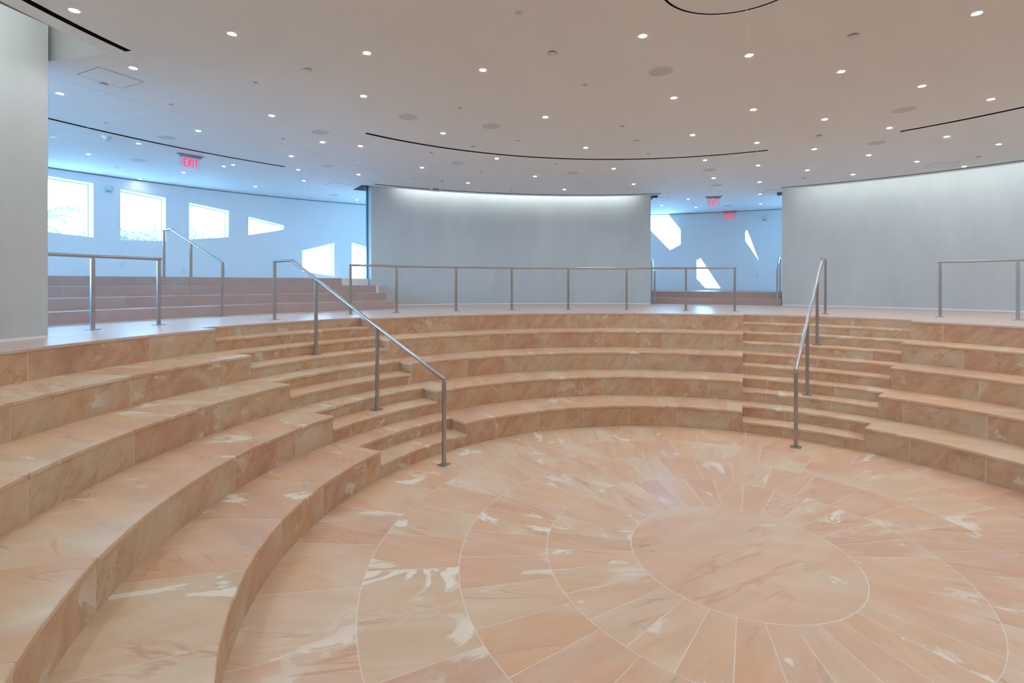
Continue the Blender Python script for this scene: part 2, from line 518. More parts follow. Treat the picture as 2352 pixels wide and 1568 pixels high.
ORD = ['lowest', 'second lowest', 'middle', 'second highest', 'highest']
for side, (lo, hi) in zip(('left', 'right'), AISLES):
    for k in range(1, 6):
        Rk, z = RK[k - 1], (k - 0.5) * T
        st = link('aisle_step', mesh('aisle_step', *rev_data(box_prof(Rk + 0.0092, Rk + HALF + 0.007, z - T / 2, z - 0.0006), lo + 0.2, hi - 0.2, 14)), None, 'grout')
        tag(st, '%s of the five half-height marble steps in the %s aisle' % (ORD[k - 1], side), 'step', 'half-height marble steps in the aisles')
        for u, v, ju, jv in ring_cuts(PH[k - 1], BR):
            if not (in_aisle((u + v) / 2) and lo <= ((u + v) / 2) % 360 <= hi): continue
            a, b = gaps(u, v, ju, jv, Rk)
            piece('tread_slab', nosing(Rk, Rk + HALF + 0.0075, z), a, b, 'tread', st)
            piece('riser_slab', box_prof(Rk + 0.008, Rk + 0.03, z - T / 2, z - SL), a, b, 'riser', st)

# landing paving beyond the nosing, then plain stone out to the walls
LR = [RK[5] + 0.03, RK[5] + 0.72, RK[5] + 1.40]
rev_obj('paving_bed', box_prof(RK[5], LR[2] + 0.05, ZL - 0.10, ZL - 0.0006), 0, 360, 'grout', landing, 2.5)
for i, ph in ((0, 8.8), (1, 1.3)):
    for u, v, ju, jv in ring_cuts(ph):
        a, b = gaps(u, v, ju, jv, LR[i])
        piece('paving_stone', box_prof(LR[i] + 0.004, LR[i + 1], ZL - 0.03, ZL), a, b, 'landing', landing)
rev_obj('paving_field', box_prof(LR[2] + 0.004, 14.3, ZL - 0.1, ZL), 0, 360, 'landing', landing, 2.5)

fd = link('leak_block_base', mesh('leak_block_base', *join_data([lathe([(0, -0.6), (14.4, -0.6), (14.4, -0.45), (0, -0.45)], 72), rev_data(box_prof(14.31, 14.44, -0.45, ZL - 0.001), 0, 360, 90)])), None, 'grout')  # unseen slab and skirt, added to block sky light leaking through the joints
tag(fd, 'unseen base under the marble bowl, added to stop light leaking in', None, None, 'structure')
# ------------------------------------------------------------------ steps up to the corridor
STL = ['lowest', 'second', 'third', 'top']
for k in range(4):
    r0 = 8.60 + 0.6 * k
    r1 = r0 + 0.64 if k < 3 else R_OUT_L
    z1 = ZL + S2 * (k + 1)
    lo = 120.9 if k < 3 else 121.35
    st = link('corridor_step', mesh('corridor_step', *rev_data(box_prof(r0 + 0.012, r1, ZL + 0.001, z1 - 0.004), lo + 0.03, 204, 60)), None, 'grout')
    tag(st, '%s of the four wide pinkish steps below the daylit corridor windows' % STL[k], 'step', 'wide steps up to the window corridor')
    for i in range(8):
        a = max(lo, 113.8 + 11.25 * i + 3.75 * k); b = min(204, 113.8 + 11.25 * (i + 1) + 3.75 * k)
        if b - a < 0.5: continue
        a, b = gaps(a, b, True, True, r0, 0.0015)
        piece('step_slab', ((r0, ZL + S2 * k), (r0, z1 - 0.004), (r0 + 0.004, z1), (r1, z1), (r1, z1 - 0.03), (r0 + 0.03, z1 - 0.03), (r0 + 0.03, ZL + S2 * k)), a, b, 'honed', st)
fc = rev_obj('floor_corridor', box_prof(10.62, R_OUT_L, ZL + 0.001, ZL + 4 * S2), 100.3, 121.3, 'honed')
tag(fc, 'corridor floor behind the central plaster wall', None, None, 'structure')
for k, (r0, r1, lo, hi) in enumerate(((10.72, 11.14, 61.05, 78.8), (11.14, R_OUT_R, 39, 99.6))):
    st = link('corridor_step', mesh('corridor_step', *rev_data(box_prof(r0 + 0.012, r1, ZL + 0.001, ZL + S2 * (k + 1) - 0.004), lo, hi, 24)), None, 'grout')
    tag(st, '%s of the two pinkish steps in the narrow right-hand opening' % ('lower', 'upper')[k], 'step', 'steps in the narrow right-hand opening')
    z1 = ZL + S2 * (k + 1)
    for i in range(7):
        a = max(lo, 31 + 11.25 * i + 5 * k); b = min(hi, 31 + 11.25 * (i + 1) + 5 * k)
        if b - a < 0.4: continue
        a, b = gaps(a, b, True, True, r0, 0.0015)
        piece('step_slab', ((r0, ZL + S2 * k), (r0, z1 - 0.004), (r0 + 0.004, z1), (r1, z1), (r1, z1 - 0.03), (r0 + 0.03, z1 - 0.03), (r0 + 0.03, ZL + S2 * k)), a, b, 'honed', st)

# ------------------------------------------------------------------ curved inner walls
def inner_wall(name, label, r0, r1, a0, a1, base_side):
    w = rev_obj(name, box_prof(r0, r1, ZL + 0.001, H + 0.35), a0, a1, 'plaster')
    tag(w, label, None, None, 'structure')
    bb = rev_obj('baseboard_' + base_side, box_prof(r0 - 0.008, r0 - 0.0005, ZL + 0.001, ZL + 0.028), a0 + 0.1, a1 - 0.1, 'trimw')
    tag(bb, 'thin pale strip along the foot of the %s plaster wall' % base_side, None, None, 'structure')
    return w
wc = inner_wall('wall_center', 'curved grey polished plaster wall in the middle of the room', 10.22, 10.58, 78.95, 121.3, 'center')
wr = inner_wall('wall_right', 'curved grey polished plaster wall on the right', 10.72, 11.08, -40, 60.95, 'right')
wl = inner_wall('wall_left', 'grey polished plaster wall at the left edge, close by', 6.79, 7.12, 167.35, 320, 'left')
ch = rev_obj('edge_channel', box_prof(10.50, 10.62, ZL + 4 * S2, H + 0.3), 121.30, 121.46, 'channel_metal', wc)
wb = rev_obj('wall_back', box_prof(6.79, 11.08, ZL + 0.001, H + 0.35), 320, 321, 'plaster')
tag(wb, 'plain plaster return wall closing the room behind', None, None, 'structure')

# ------------------------------------------------------------------ outer walls with windows
EXTRA_L = [[(a, 4.34), (a - 5.9, 4.34), (a - 5.9, 2.2), (a, 2.2)] for a in (174.8, 181.2, 187.6, 194.0, 200.4)]  # unseen windows on both sides, added and sized to bring in more sky light
EXTRA_L += [[(114.8, 4.2), (109.0, 4.2), (109.0, 2.3), (114.8, 2.3)], [(107.2, 4.2), (101.5, 4.2), (101.5, 2.3), (107.2, 2.3)]]
EXTRA_R = [[(98.0, 4.0), (91.2, 4.0), (91.2, 2.7), (98.0, 2.7)], [(90.0, 4.0), (83.0, 4.0), (83.0, 2.7), (90.0, 2.7)],
           [(59.0, 4.0), (52.5, 4.0), (52.5, 2.7), (59.0, 2.7)], [(51.0, 4.0), (44.0, 4.0), (44.0, 2.7), (51.0, 2.7)]]
WIN_L[5] = [(a, max(z, ZL + 4 * S2 + 0.01)) for a, z in WIN_L[5]]
WIN_R[0] = [(a, min(z, H - 0.02)) for a, z in WIN_R[0]]
THICK = 0.44

def inside(p, poly):
    c = False
    for i in range(len(poly)):
        (x1, y1), (x2, y2) = poly[i], poly[i - 1]
        if (y1 > p[1]) != (y2 > p[1]) and p[0] < (x2 - x1) * (p[1] - y1) / (y2 - y1) + x1:
            c = not c
    return c

def pierced_wall(name, label, r, a0, a1, z0, z1, holes):
    pts, edges = [], []
    def loop(pl):
        b = len(pts); pts.extend(Vector(p) for p in pl)
        n = len(pl)
        edges.extend((b + i, b + (i + 1) % n) for i in range(n))
    n = int((a1 - a0) / 1.5)
    rim = [(a0 + (a1 - a0) * i / n, z0) for i in range(n + 1)] + [(a1 - (a1 - a0) * i / n, z1) for i in range(n + 1)]
    loop(rim)
    fine = []
    for h in holes:
        f = []
        for (x1, y1), (x2, y2) in zip(h, h[1:] + h[:1]):
            m = max(1, int(abs(x2 - x1) / 1.3))
            f += [(x1 + (x2 - x1) * t / m, y1 + (y2 - y1) * t / m) for t in range(m)]
        fine.append(f); loop(f)
    for i in range(1, n):
        a = a0 + (a1 - a0) * i / n
        for j in range(1, 6):
            p = (a, z0 + (z1 - z0) * j / 6)
            if not any(inside(p, h) for h in holes): pts.append(Vector(p))
    v2, _, f2, _, _, _ = delaunay_2d_cdt(pts, edges, [], 0, 1e-5)
    tri = []
    for f in f2:
        c = (sum(v2[i][0] for i in f) / len(f), sum(v2[i][1] for i in f) / len(f))
        if not any(inside(c, h) for h in holes): tri.append(tuple(f))
    nv = len(v2)
    vs = [P(r, v[0], v[1]) for v in v2] + [P(r + THICK, v[0], v[1]) for v in v2]
    fs = tri + [tuple(i + nv for i in f[::-1]) for f in tri]
    for f in fine + [rim]:
        b = len(vs)
        m = len(f)
        vs += [P(r, *p) for p in f] + [P(r + THICK, *p) for p in f]
        fs += [(b + i, b + (i + 1) % m, b + m + (i + 1) % m, b + m + i) for i in range(m)]
    w = link(name, mesh(name, vs, fs), None, 'white')
    return tag(w, label, None, None, 'structure')

pierced_wall('wall_outer_left', 'white curved outer wall with slanted windows along the left corridor', R_OUT_L, 100, 205, ZL, H + 0.7, WIN_L + EXTRA_L)
pierced_wall('wall_outer_right', 'white curved outer wall with angular windows beyond the narrow opening', R_OUT_R, 38, 100, ZL, H + 0.7, WIN_R + EXTRA_R)
for n_, (r, a0, a1) in enumerate(((R_OUT_L, 100.5, 203.8), (R_OUT_R, 39, 99.5))):
    tag(rev_obj('trim_%d' % (n_ + 1), box_prof(r - 0.006, r - 0.001, H - 0.016, H - 0.001), a0, a1, 'frame'), 'thin dark strip painted as the shadow gap between white outer wall and ceiling', None, None, 'structure')  # dark strips stand in for the shade in the gap at the wall top
for nm, a, r0, r1 in (('wall_return_middle', 99.7, 10.58, R_OUT_R + 0.2), ('wall_return_right', 38.0, 11.08, R_OUT_R + 0.1)):
    tag(rev_obj(nm, box_prof(r0, r1, ZL + 0.001, H + 0.3), a, a + 0.8, 'white'), 'white wall closing the end of the corridor', None, None, 'structure')

# glazed end of the left corridor: a row of tall panes between slim mullions, unseen and added to bring in more daylight
ge = struct('window_20', 'tall unseen glazing added at the left corridor end for more daylight')
for i in range(5):
    ra, rb = 7.2 + 1.17 * i, 7.2 + 1.17 * (i + 1)
    rev_obj('pane', box_prof(ra + 0.03, rb - 0.03, ZL + 0.05, H - 0.03), 204.45, 204.5, 'glass', ge)
    rev_obj('mullion', box_prof(rb - 0.03, rb + 0.03, ZL + 0.001, H - 0.001), 204.2, 204.7, 'frame', ge)
ld = bpy.data.lights.new('window_portal', 'AREA'); ld.shape = 'RECTANGLE'; ld.size = 5.8; ld.size_y = H - ZL - 0.1
ld.cycles.is_portal = True
lo = bpy.data.objects.new('window_portal', ld); COL.objects.link(lo); lo.parent = ge
lo.location = P(10.1, 204.4, (ZL + H) / 2)
lo.rotation_euler = Vector((math.cos(rad(294.5)), math.sin(rad(294.5)), 0)).to_track_quat('Z', 'Y').to_euler()
WLABEL_L = ['four-sided window nearest the left plaster wall', 'tall window behind the upper end of the corridor handrail', 'slanted window right of the corridor handrail',
            'small wedge-shaped window tapering to the right', 'low window crossed by the left aisle handrail', 'tall low window partly hidden by the central wall']
WLABEL_R = ['large angular window beside the central wall edge', 'thin splinter-shaped window on the right', 'low pointed window behind the landing rail']
wn_ = 0
for r, lst, labs in ((R_OUT_L, WIN_L + EXTRA_L, WLABEL_L), (R_OUT_R, WIN_R + EXTRA_R, WLABEL_R)):
    for i, h in enumerate(lst):
        wn_ += 1
        st = struct('window_%d' % wn_, labs[i] if i < len(labs) else 'unseen corridor window behind the plaster wall, added for more daylight')
        rp = r + 0.31
        # pane: thin curved-to-flat polygon with thickness
        front = [P(rp, *p) for p in h]; back = [P(rp + 0.012, *p) for p in h]
        m = len(h)
        fs = [tuple(range(m)), tuple(range(2 * m - 1, m - 1, -1))] + [(q, (q + 1) % m, m + (q + 1) % m, m + q) for q in range(m)]
        link('pane', mesh('pane', front + back, fs), st, 'glass')
        # frame: slim bar along every edge
        fr = []
        for q in range(m):
            p1 = Vector(P(rp - 0.012, *h[q])); p2 = Vector(P(rp - 0.012, *h[(q + 1) % m]))
            fr.append(tube([p1, p2], 0.012 if r < 13.5 else 0.007, 4))
        link('frame', mesh('frame', *join_data(fr)), st, 'frame')
        # daylight portal at the opening
        am = sum(p[0] for p in h) / m
        aa = [p[0] for p in h]; zz = [p[1] for p in h]
        ld = bpy.data.lights.new('window_portal', 'AREA')
        ld.shape = 'RECTANGLE'; ld.size = rad(max(aa) - min(aa)) * r; ld.size_y = max(zz) - min(zz)
        ld.cycles.is_portal = True
        lo = bpy.data.objects.new('window_portal', ld); COL.objects.link(lo)
        am = (max(aa) + min(aa)) / 2
        lo.location = P(r + 0.28, am, (max(zz) + min(zz)) / 2)
        lo.rotation_euler = Vector((math.cos(rad(am)), math.sin(rad(am)), 0)).to_track_quat('Z', 'Y').to_euler()
        lo.parent = st

# ------------------------------------------------------------------ ceiling
# openings: (r0, r1, a0, a1)
SW = 0.04
SLOTS = [(5.8115, 61.9, 134.6, 'long black curved air slot in the middle of the ceiling'),
         (5.83, 8.0, 43.4, 'black curved air slot at the upper right of the ceiling'),
         (5.80, 166.9, 196.0, 'thick black air slot at the upper left corner'),
         (9.10, 134.8, 172.0, 'black curved air slot above the left corridor by the EXIT sign'),
         (9.72, 77.6, 121.7, 'thin black slot along the top of the central plaster wall'),
         (9.88, 15.0, 60.9, 'thin black slot along the top of the right plaster wall')]
COVES = [(6.03, 7.16, 166.9, 320.0, 171.0, 300.0), (9.96, 10.76, 77.9, 123.0, 81.2, 117.5), (10.12, 11.12, -40.0, 61.6, -30.0, 59.0)]
holes = [(r - SW, r + SW, a0, a1) for r, a0, a1, _ in SLOTS] + [(r0, r1, a0, a1) for r0, r1, a0, a1, _, _ in COVES]
rs = sorted(set([0.60, 1.5, 3.0, 4.5, 8.0, 12.0, 14.3] + [q for h in holes for q in h[:2]]))
an = sorted(set([round(-40 + 2.0 * i, 3) for i in range(181)] + [round(q if q >= -40 else q + 360, 3) for h in holes for q in h[2:]]))
vid, cv, cf = {}, [], []
def cvert(r, a):
    key = (round(r, 4), round(a % 360, 3))
    if key not in vid:
        vid[key] = len(cv); cv.append(P(r, a, H))
    return vid[key]
for ra, rb in zip(rs, rs[1:]):
    for a, b in zip(an, an[1:]):
        rm, am = (ra + rb) / 2, (a + b) / 2
        if any(h[0] < rm < h[1] and (h[2] < am < h[3] or h[2] < am - 360 < h[3]) for h in holes): continue
        cf.append((cvert(ra, a), cvert(ra, b), cvert(rb, b), cvert(rb, a)))
ceil = link('ceiling', mesh('ceiling', cv, cf), None, 'ceiling')
tag(ceil, 'smooth white painted ceiling with curved slots and many downlights', None, None, 'structure')

rf = link('leak_block_roof', mesh('leak_block_roof', *lathe([(0, H + 0.7), (14.6, H + 0.7), (14.6, H + 0.9), (0, H + 0.9)], 64)), None, 'white')  # unseen slab, added so the sky does not leak through the ceiling slots
tag(rf, 'unseen slab above the ceiling, added to keep sky light out', None, None, 'structure')

def recess(name, r0, r1, a0, a1, h, mat, parent, ext=0.0):
    n = max(2, int((a1 - a0) / 2))
    vs, fs = [], []
    for i in range(n + 1):
        a = a0 + (a1 - a0) * i / n
        vs += [P(r0 - ext, a, H + 0.001), P(r0 - ext, a, H + h), P(r1, a, H + h), P(r1, a, H + 0.001)]
    for i in range(n):
        b = i * 4
        for j in range(3):
            fs.append((b + j, b + j + 1, b + j + 5, b + j + 4))
    fs += [(0, 1, 2, 3), (4 * n, 4 * n + 1, 4 * n + 2, 4 * n + 3)]
    return link(name, mesh(name, vs, fs), parent, mat)

for r, a0, a1, lab in SLOTS:
    o = recess('air_slot', r - SW, r + SW, a0, a1, 0.06, 'black', None)
    tag(o, lab, 'air slot', 'black curved air slots in the ceiling')
for r0, r1, a0, a1, l0, l1 in COVES:
    recess('light_cove', r0, r1, a0, a1, 0.5, 'covewall', ceil, 0.12)
for (r0, r1, a0, a1, l0, l1), nm, hh in zip(COVES, ('left', 'central', 'right'), (0.12, 0.032, 0.045)):
    o = rev_obj('cove_light', box_prof(r0 - 0.06, r0 - 0.03, H + 0.10, H + 0.10 + hh), l0, l1, 'cove')
    tag(o, 'hidden light strip washing the top of the %s plaster wall' % nm, 'light strip')
# round hatch over the middle of the floor
recess('hatch_gap', 0.578, 0.60, 0, 360, 0.05, 'black', ceil)
hatch = link('ceiling_hatch', mesh('ceiling_hatch', *lathe([(0, 0), (0.578, 0), (0.578, 0.03), (0, 0.03)], 64)), None, 'ceiling')
hatch.location = (0, 0, H)
tag(hatch, 'round ceiling hatch at the top edge above the floor', 'hatch')
for i, ((x0, y0), (x1, y1)) in enumerate(SEAM):
    d = Vector((x1 - x0, y1 - y0, 0)); L = d.length
    link('seam', mesh('seam', *box_data((x0 + x1) / 2, (y0 + y1) / 2, H - 0.0005, L, 0.006, 0.001, math.atan2(d.y, d.x))), ceil, 'seam' if i == 0 else 'seam_light')

# square access panels, flush with a dark joint around them
for i, q in enumerate(PANEL):
    cx = sum(p[0] for p in q) / 4; cy = sum(p[1] for p in q) / 4
    d = Vector(q[2]) - Vector(q[1])
    t = thing('access_panel', ['square access panel in the ceiling at the upper left', 'small access panel above the left corridor near the wall end',
              'access panel right of the central wall top', 'access panel left of the right wall top', 'square access panel above the right plaster wall'][i], 'access panel', (cx, cy, H), math.atan2(d.y, d.x), 'flush ceiling access panels')
    s = 0.45
    fr = [box_data(0, s / 2 * e, -0.001, s, 0.008, 0.002) for e in (-1, 1)] + [box_data(s / 2 * e, 0, -0.001, 0.008, s, 0.002) for e in (-1, 1)]
    link('joint', mesh('joint', *join_data(fr)), t, 'gap')
    link('panel', mesh('panel', *box_data(0, 0, -0.001, s - 0.008, s - 0.008, 0.003)), t, 'ceiling')

# downlights; unseen lamps added overhead and to the right carry the grid on to light the room
OVERHEAD = [(-5.32, -0.64), (-4.91, -1.85), (-4.50, -3.06), (-2.91, 0.17), (-2.50, -1.04), (-2.08, -2.25), (-1.67, -3.46), (-0.09, -0.23), (-1.26, -4.67), (0.33, -1.44), (0.74, -2.65), (1.15, -3.86), (2.73, -0.63), (1.56, -5.07), (3.15, -1.84), (4.73, 1.39), (5.52, 3.00), (3.56, -3.05), (5.14, 0.18), (5.94, 1.79), (6.73, 3.41), (7.52, 5.02), (6.35, 0.58), (7.14, 2.20), (7.93, 3.81), (5.18, -3.85), (5.97, -2.24), (6.76, -0.62), (7.56, 0.99), (8.35, 2.60), (5.59, -5.06), (6.38, -3.45), (7.18, -1.83), (7.97, -0.22), (8.76, 1.39), (6.80, -4.66), (7.59, -3.04), (8.38, -1.43), (9.17, 0.19), (7.21, -5.87), (8.00, -4.25), (8.79, -2.64)]
def zone(x, y):
    r = math.hypot(x, y); a = math.degrees(math.atan2(y, x))
    if (x, y) in OVERHEAD: return 'overhead, outside the edges of the photo'
    if r < 5.8: return 'above the round marble floor and seating'
    if a > 121 and r > 9.1: return 'over the corridor by the slanted windows'
    if a > 121: return 'over the left part of the landing'
    if r > 9.9: return 'beyond the narrow right-hand opening'
    if a > 66: return 'over the landing before the central wall'
    return 'over the landing before the right wall'

trim_m = mesh('trim', *lathe([(0.029, 0.006), (0.029, -0.001), (0.040, -0.004), (0.047, -0.003), (0.049, 0.0), (0.049, 0.006)], 24))
trim_m.materials.append(M['trimw'])
lens_m = mesh('lens', *lathe([(0, -0.0005), (0.029, -0.0005), (0.029, 0.004), (0, 0.004)], 20)); lens_m.materials.append(M['lamp'])
lens_dim = lens_m.copy(); lens_dim.materials.clear(); lens_dim.materials.append(M['lamp_dim'])
glass_m = mesh('lens', *lathe([(0, 0.0), (0.02, -0.0015), (0.034, 0.0005), (0.034, 0.004), (0, 0.004)], 20)); glass_m.materials.append(M['teal'])
dark_m = mesh('lens', *lathe([(0, 0.0), (0.02, -0.0015), (0.030, 0.0005), (0.030, 0.004), (0, 0.004)], 20)); dark_m.materials.append(M['darkglass'])
def lamp_proto(lens):
    t = thing('downlight', 'x', 'downlight', (0, 0, 0))
    link('trim', trim_m, t); link('lens', lens, t)
    return t
protos = {}
def put_lamp(key, lens, x, y, label, group):
    if key not in protos:
        protos[key] = t = lamp_proto(lens); t.location = (x, y, H)
    else:
        t = dup(protos[key], (x, y, H))
    t['label'] = label; t['category'] = 'downlight'; t['group'] = group
    return t
for i, (x, y) in enumerate(LIT + OVERHEAD):
    zn = zone(x, y)
    lab = 'small round lit downlight ' + zn
    if i == 54: lab = 'lit downlight in the upper right corner of the ceiling'
    if i == 0: lab = 'lit downlight nearest the thick black slot at the upper left'
    if i == 31: lab = 'lit downlight nearest the round ceiling hatch'
    if i == 16: lab = 'lit downlight with a ribbed louvre on the long ceiling seam'
    far = math.hypot(x, y) > 8.8 and (zn.startswith('over the cor') or zn.startswith('beyond'))
    t = put_lamp('dim' if far else 'lit', lens_dim if far else lens_m, x, y, lab, 'lit downlights ' + zn)
    if i == 16:
        link('louvre', mesh('louvre', *join_data([box_data(0, 0, -0.003, 0.066, 0.006, 0.004, 0.6), box_data(0, 0.014, -0.003, 0.058, 0.005, 0.004, 0.6), box_data(0, 0, -0.003, 0.006, 0.066, 0.004, 0.6)])), t, 'gap')
TEAL = {9, 11, 12, 10, 25, 26, 27, 28, 29, 13}
for i, (x, y) in enumerate(UNLIT):
    zn = zone(x, y)
    if i in TEAL:
        lab = 'unlit downlight with greenish glass ' + zn
        if i == 9: lab = 'unlit downlight with greenish glass at the top edge, on the ceiling seam'
        put_lamp('teal', glass_m, x, y, lab, 'unlit greenish glass downlights ' + zn)
    else:
        put_lamp('dark', dark_m, x, y, 'small dark unlit ceiling fitting ' + zn, 'small dark unlit fittings ' + zn)
# loudspeakers
sp0 = None
for i, (x, y) in enumerate(SPEAKER):
    if sp0 is None:
        sp0 = t = thing('ceiling_speaker', 'x', 'speaker', (x, y, H))
        link('rim', mesh('rim', *lathe([(0.128, 0.004), (0.128, -0.004), (0.136, -0.005), (0.142, -0.002), (0.142, 0.004)], 40)), t, 'trimw')
        link('grille', mesh('grille', *lathe([(0, -0.0015), (0.128, -0.0015), (0.128, 0.004), (0, 0.004)], 40)), t, 'grille')
    else:
        t = dup(sp0, (x, y, H))
    zn = zone(x, y)
    t['label'] = 'round flush loudspeaker grille ' + zn; t['category'] = 'speaker'; t['group'] = 'round loudspeakers ' + zn
    if i == 9: t['label'] = 'largest looking round loudspeaker grille, below the ceiling hatch'
    if i == 13: t['label'] = 'round loudspeaker grille nearest the black slot at the upper right'
# sprinkler cover plates
cp0 = None
for i, (x, y) in enumerate(COVER):
    if cp0 is None:
        cp0 = t = thing('sprinkler_cover', 'x', 'sprinkler', (x, y, H))
        link('stem', mesh('stem', *lathe([(0, 0.004), (0.030, 0.004), (0.030, -0.012), (0, -0.012)], 20)), t, 'gap')
        link('plate', mesh('plate', *lathe([(0, -0.012), (0.047, -0.012), (0.047, -0.016), (0.043, -0.018), (0, -0.018)], 28)), t, 'coverp')
    else:
        t = dup(cp0, (x, y, H))
    zn = zone(x, y)
    t['label'] = 'round white sprinkler cover plate ' + zn; t['category'] = 'sprinkler'; t['group'] = 'sprinkler cover plates ' + zn
    if i == 0: t['label'] = 'round white sprinkler cover touching the upper left access panel'
    if i == 5: t['label'] = 'round white sprinkler cover plate at the upper right'
# smoke detector and motion sensor
t = thing('smoke_detector', 'white cup-shaped smoke detector below the left corridor slot', 'smoke detector', (-8.33, 4.352, H))
link('base', mesh('base', *lathe([(0, 0.003), (0.075, 0.003), (0.070, -0.02), (0, -0.02)], 28)), t, 'plastic')
link('chamber', mesh('chamber', *lathe([(0, -0.02), (0.045, -0.02), (0.036, -0.055), (0, -0.058)], 24)), t, 'grille')
t = thing('motion_sensor', 'white sensor box on the ceiling before the central wall top', 'sensor', (-3.741, 8.83, H), rad(112))
link('body', mesh('body', *box_data(0, 0, -0.03, 0.13, 0.20, 0.064)), t, 'plastic')
link('lens', mesh('lens', *box_data(-0.068, 0.0, -0.035, 0.02, 0.12, 0.04)), t, 'gap')

# ------------------------------------------------------------------ handrails
def handrail(name, label, posts, path, rz_of, group='steel handrails', tail=None):
    t = thing(name, label, 'handrail', (posts[0][0], posts[0][1], posts[0][2]), 0, group)
    org = Vector(t.location)
    vs, fs = tube([Vector(p) - org for p in path], 0.0215, 14)
    link('rail', mesh('rail', vs, fs, False), t, 'steel')
    for x, y, zb, zt in posts:
        rz = rz_of(x, y)
        p = link('post', mesh('post', *box_data(0, 0, (zt - zb - 0.035 + 0.008) / 2, 0.024, 0.044, zt - zb - 0.035 - 0.008)), t, 'steel')
        p.location = Vector((x, y, zb)) - org; p.rotation_euler = (0, 0, rz)
        link('base_plate', mesh('base_plate', *box_data(0, 0, 0.0045, 0.10, 0.12, 0.008)), p, 'steel')
        link('saddle', mesh('saddle', *box_data(0, 0, zt - zb - 0.028, 0.016, 0.03, 0.026)), p, 'housing')
    return t
radial = lambda x, y: math.atan2(y, x)

def aisle_rail(a, rr, label, htop=0.915):
    zs = [0, 1.5 * T, 3.5 * T, ZL]
    zt0, ztop = 0.965, ZL + htop
    slope = T / DR
    rb = rr[0] + (ztop - zt0) / slope
    tops = [zt0 + (r - rr[0]) * slope for r in rr[:3]] + [ztop]
    posts = [P(r, a, 0)[:2] + (z + 0.001, zt) for r, z, zt in zip(rr, zs, tops)]
    path = [P(rr[0] - 0.012, a, zt0 - 0.005), P(rb, a, ztop), P(rr[3] + 0.03, a, ztop)]
    return handrail('stair_handrail', label, posts, path, radial)
aisle_rail(143.4, (3.13, 4.31, 5.68, 6.82), 'long sloping steel handrail down the left aisle steps')
aisle_rail(54.3, (3.08, 4.27, 5.64, 7.15), 'steep looking steel handrail down the right aisle steps', 1.02)

def arc_rail(label, r, angs, a0, a1, h=0.905):
    posts = [P(r, a, 0)[:2] + (ZL + 0.001, ZL + h) for a in angs]
    n = max(2, int(abs(a1 - a0) / 1.5))
    path = [P(r, a0 + (a1 - a0) * i / n, ZL + h) for i in range(n + 1)]
    return handrail('landing_rail', label, posts, path, radial)
arc_rail('short landing rail beside the left plaster wall', 7.31, (154.75, 160.93), 154.5, 173.0)
arc_rail('long curved landing rail in front of the central plaster wall', 7.27, (130.9, 123.8, 114.0, 104.4, 94.55, 84.5, 74.7, 67.1), 131.1, 66.9)
arc_rail('landing rail in front of the right plaster wall', 7.62, (41.4, 34.05, 26.5), 41.7, 24.0, 0.96)

# corridor stair rails
a = 143.6
zt = [ZL + 0.915, ZL + 2 * S2 + 0.95, ZL + 4 * S2 + 0.965]
posts = [P(8.42, a + 0.3, 0)[:2] + (ZL + 0.001, zt[0]), P(9.84, a, 0)[:2] + (ZL + 2 * S2 + 0.001, 2.825), P(11.15, a, 0)[:2] + (ZL + 4 * S2 + 0.001, zt[2])]
handrail('corridor_handrail', 'sloping steel handrail on the wide corridor steps', posts,
         [P(8.41, a + 0.3, zt[0] - 0.004), P(10.78, a, zt[2]), P(11.2, a, zt[2])], radial)
for a0, a1, lab in ((78.3, 78.35, 'short steel handrail by the central wall in the narrow opening'), (61.5, 61.32, 'short steel handrail by the right wall in the narrow opening')):
    z0, z1 = ZL + 0.91, ZL + 2 * S2 + 0.93
    posts = [P(10.40, a0, 0)[:2] + (ZL + 0.001, z0), P(11.75, a1, 0)[:2] + (ZL + 2 * S2 + 0.001, z1)]
    handrail('opening_handrail', lab, posts, [P(10.39, a0, z0 - 0.004), P(11.35, (a0 + a1) / 2, z1), P(11.80, a1, z1)], radial)

# ------------------------------------------------------------------ exit signs
def stroke(x0, z0, x1, z1, w):
    d = Vector((x1 - x0, 0, z1 - z0)); L = d.length; ang = math.atan2(z1 - z0, x1 - x0)
    c, s = math.cos(ang), math.sin(ang)
    vs = []
    for y in (-0.004, 0.002):
        for u, v in ((-L / 2, -w / 2), (L / 2, -w / 2), (L / 2, w / 2), (-L / 2, w / 2)):
            vs.append(((x0 + x1) / 2 + c * u - s * v, y, (z0 + z1) / 2 + s * u + c * v))
    return vs, [(0, 1, 2, 3), (7, 6, 5, 4), (0, 4, 5, 1), (1, 5, 6, 2), (2, 6, 7, 3), (3, 7, 4, 0)]

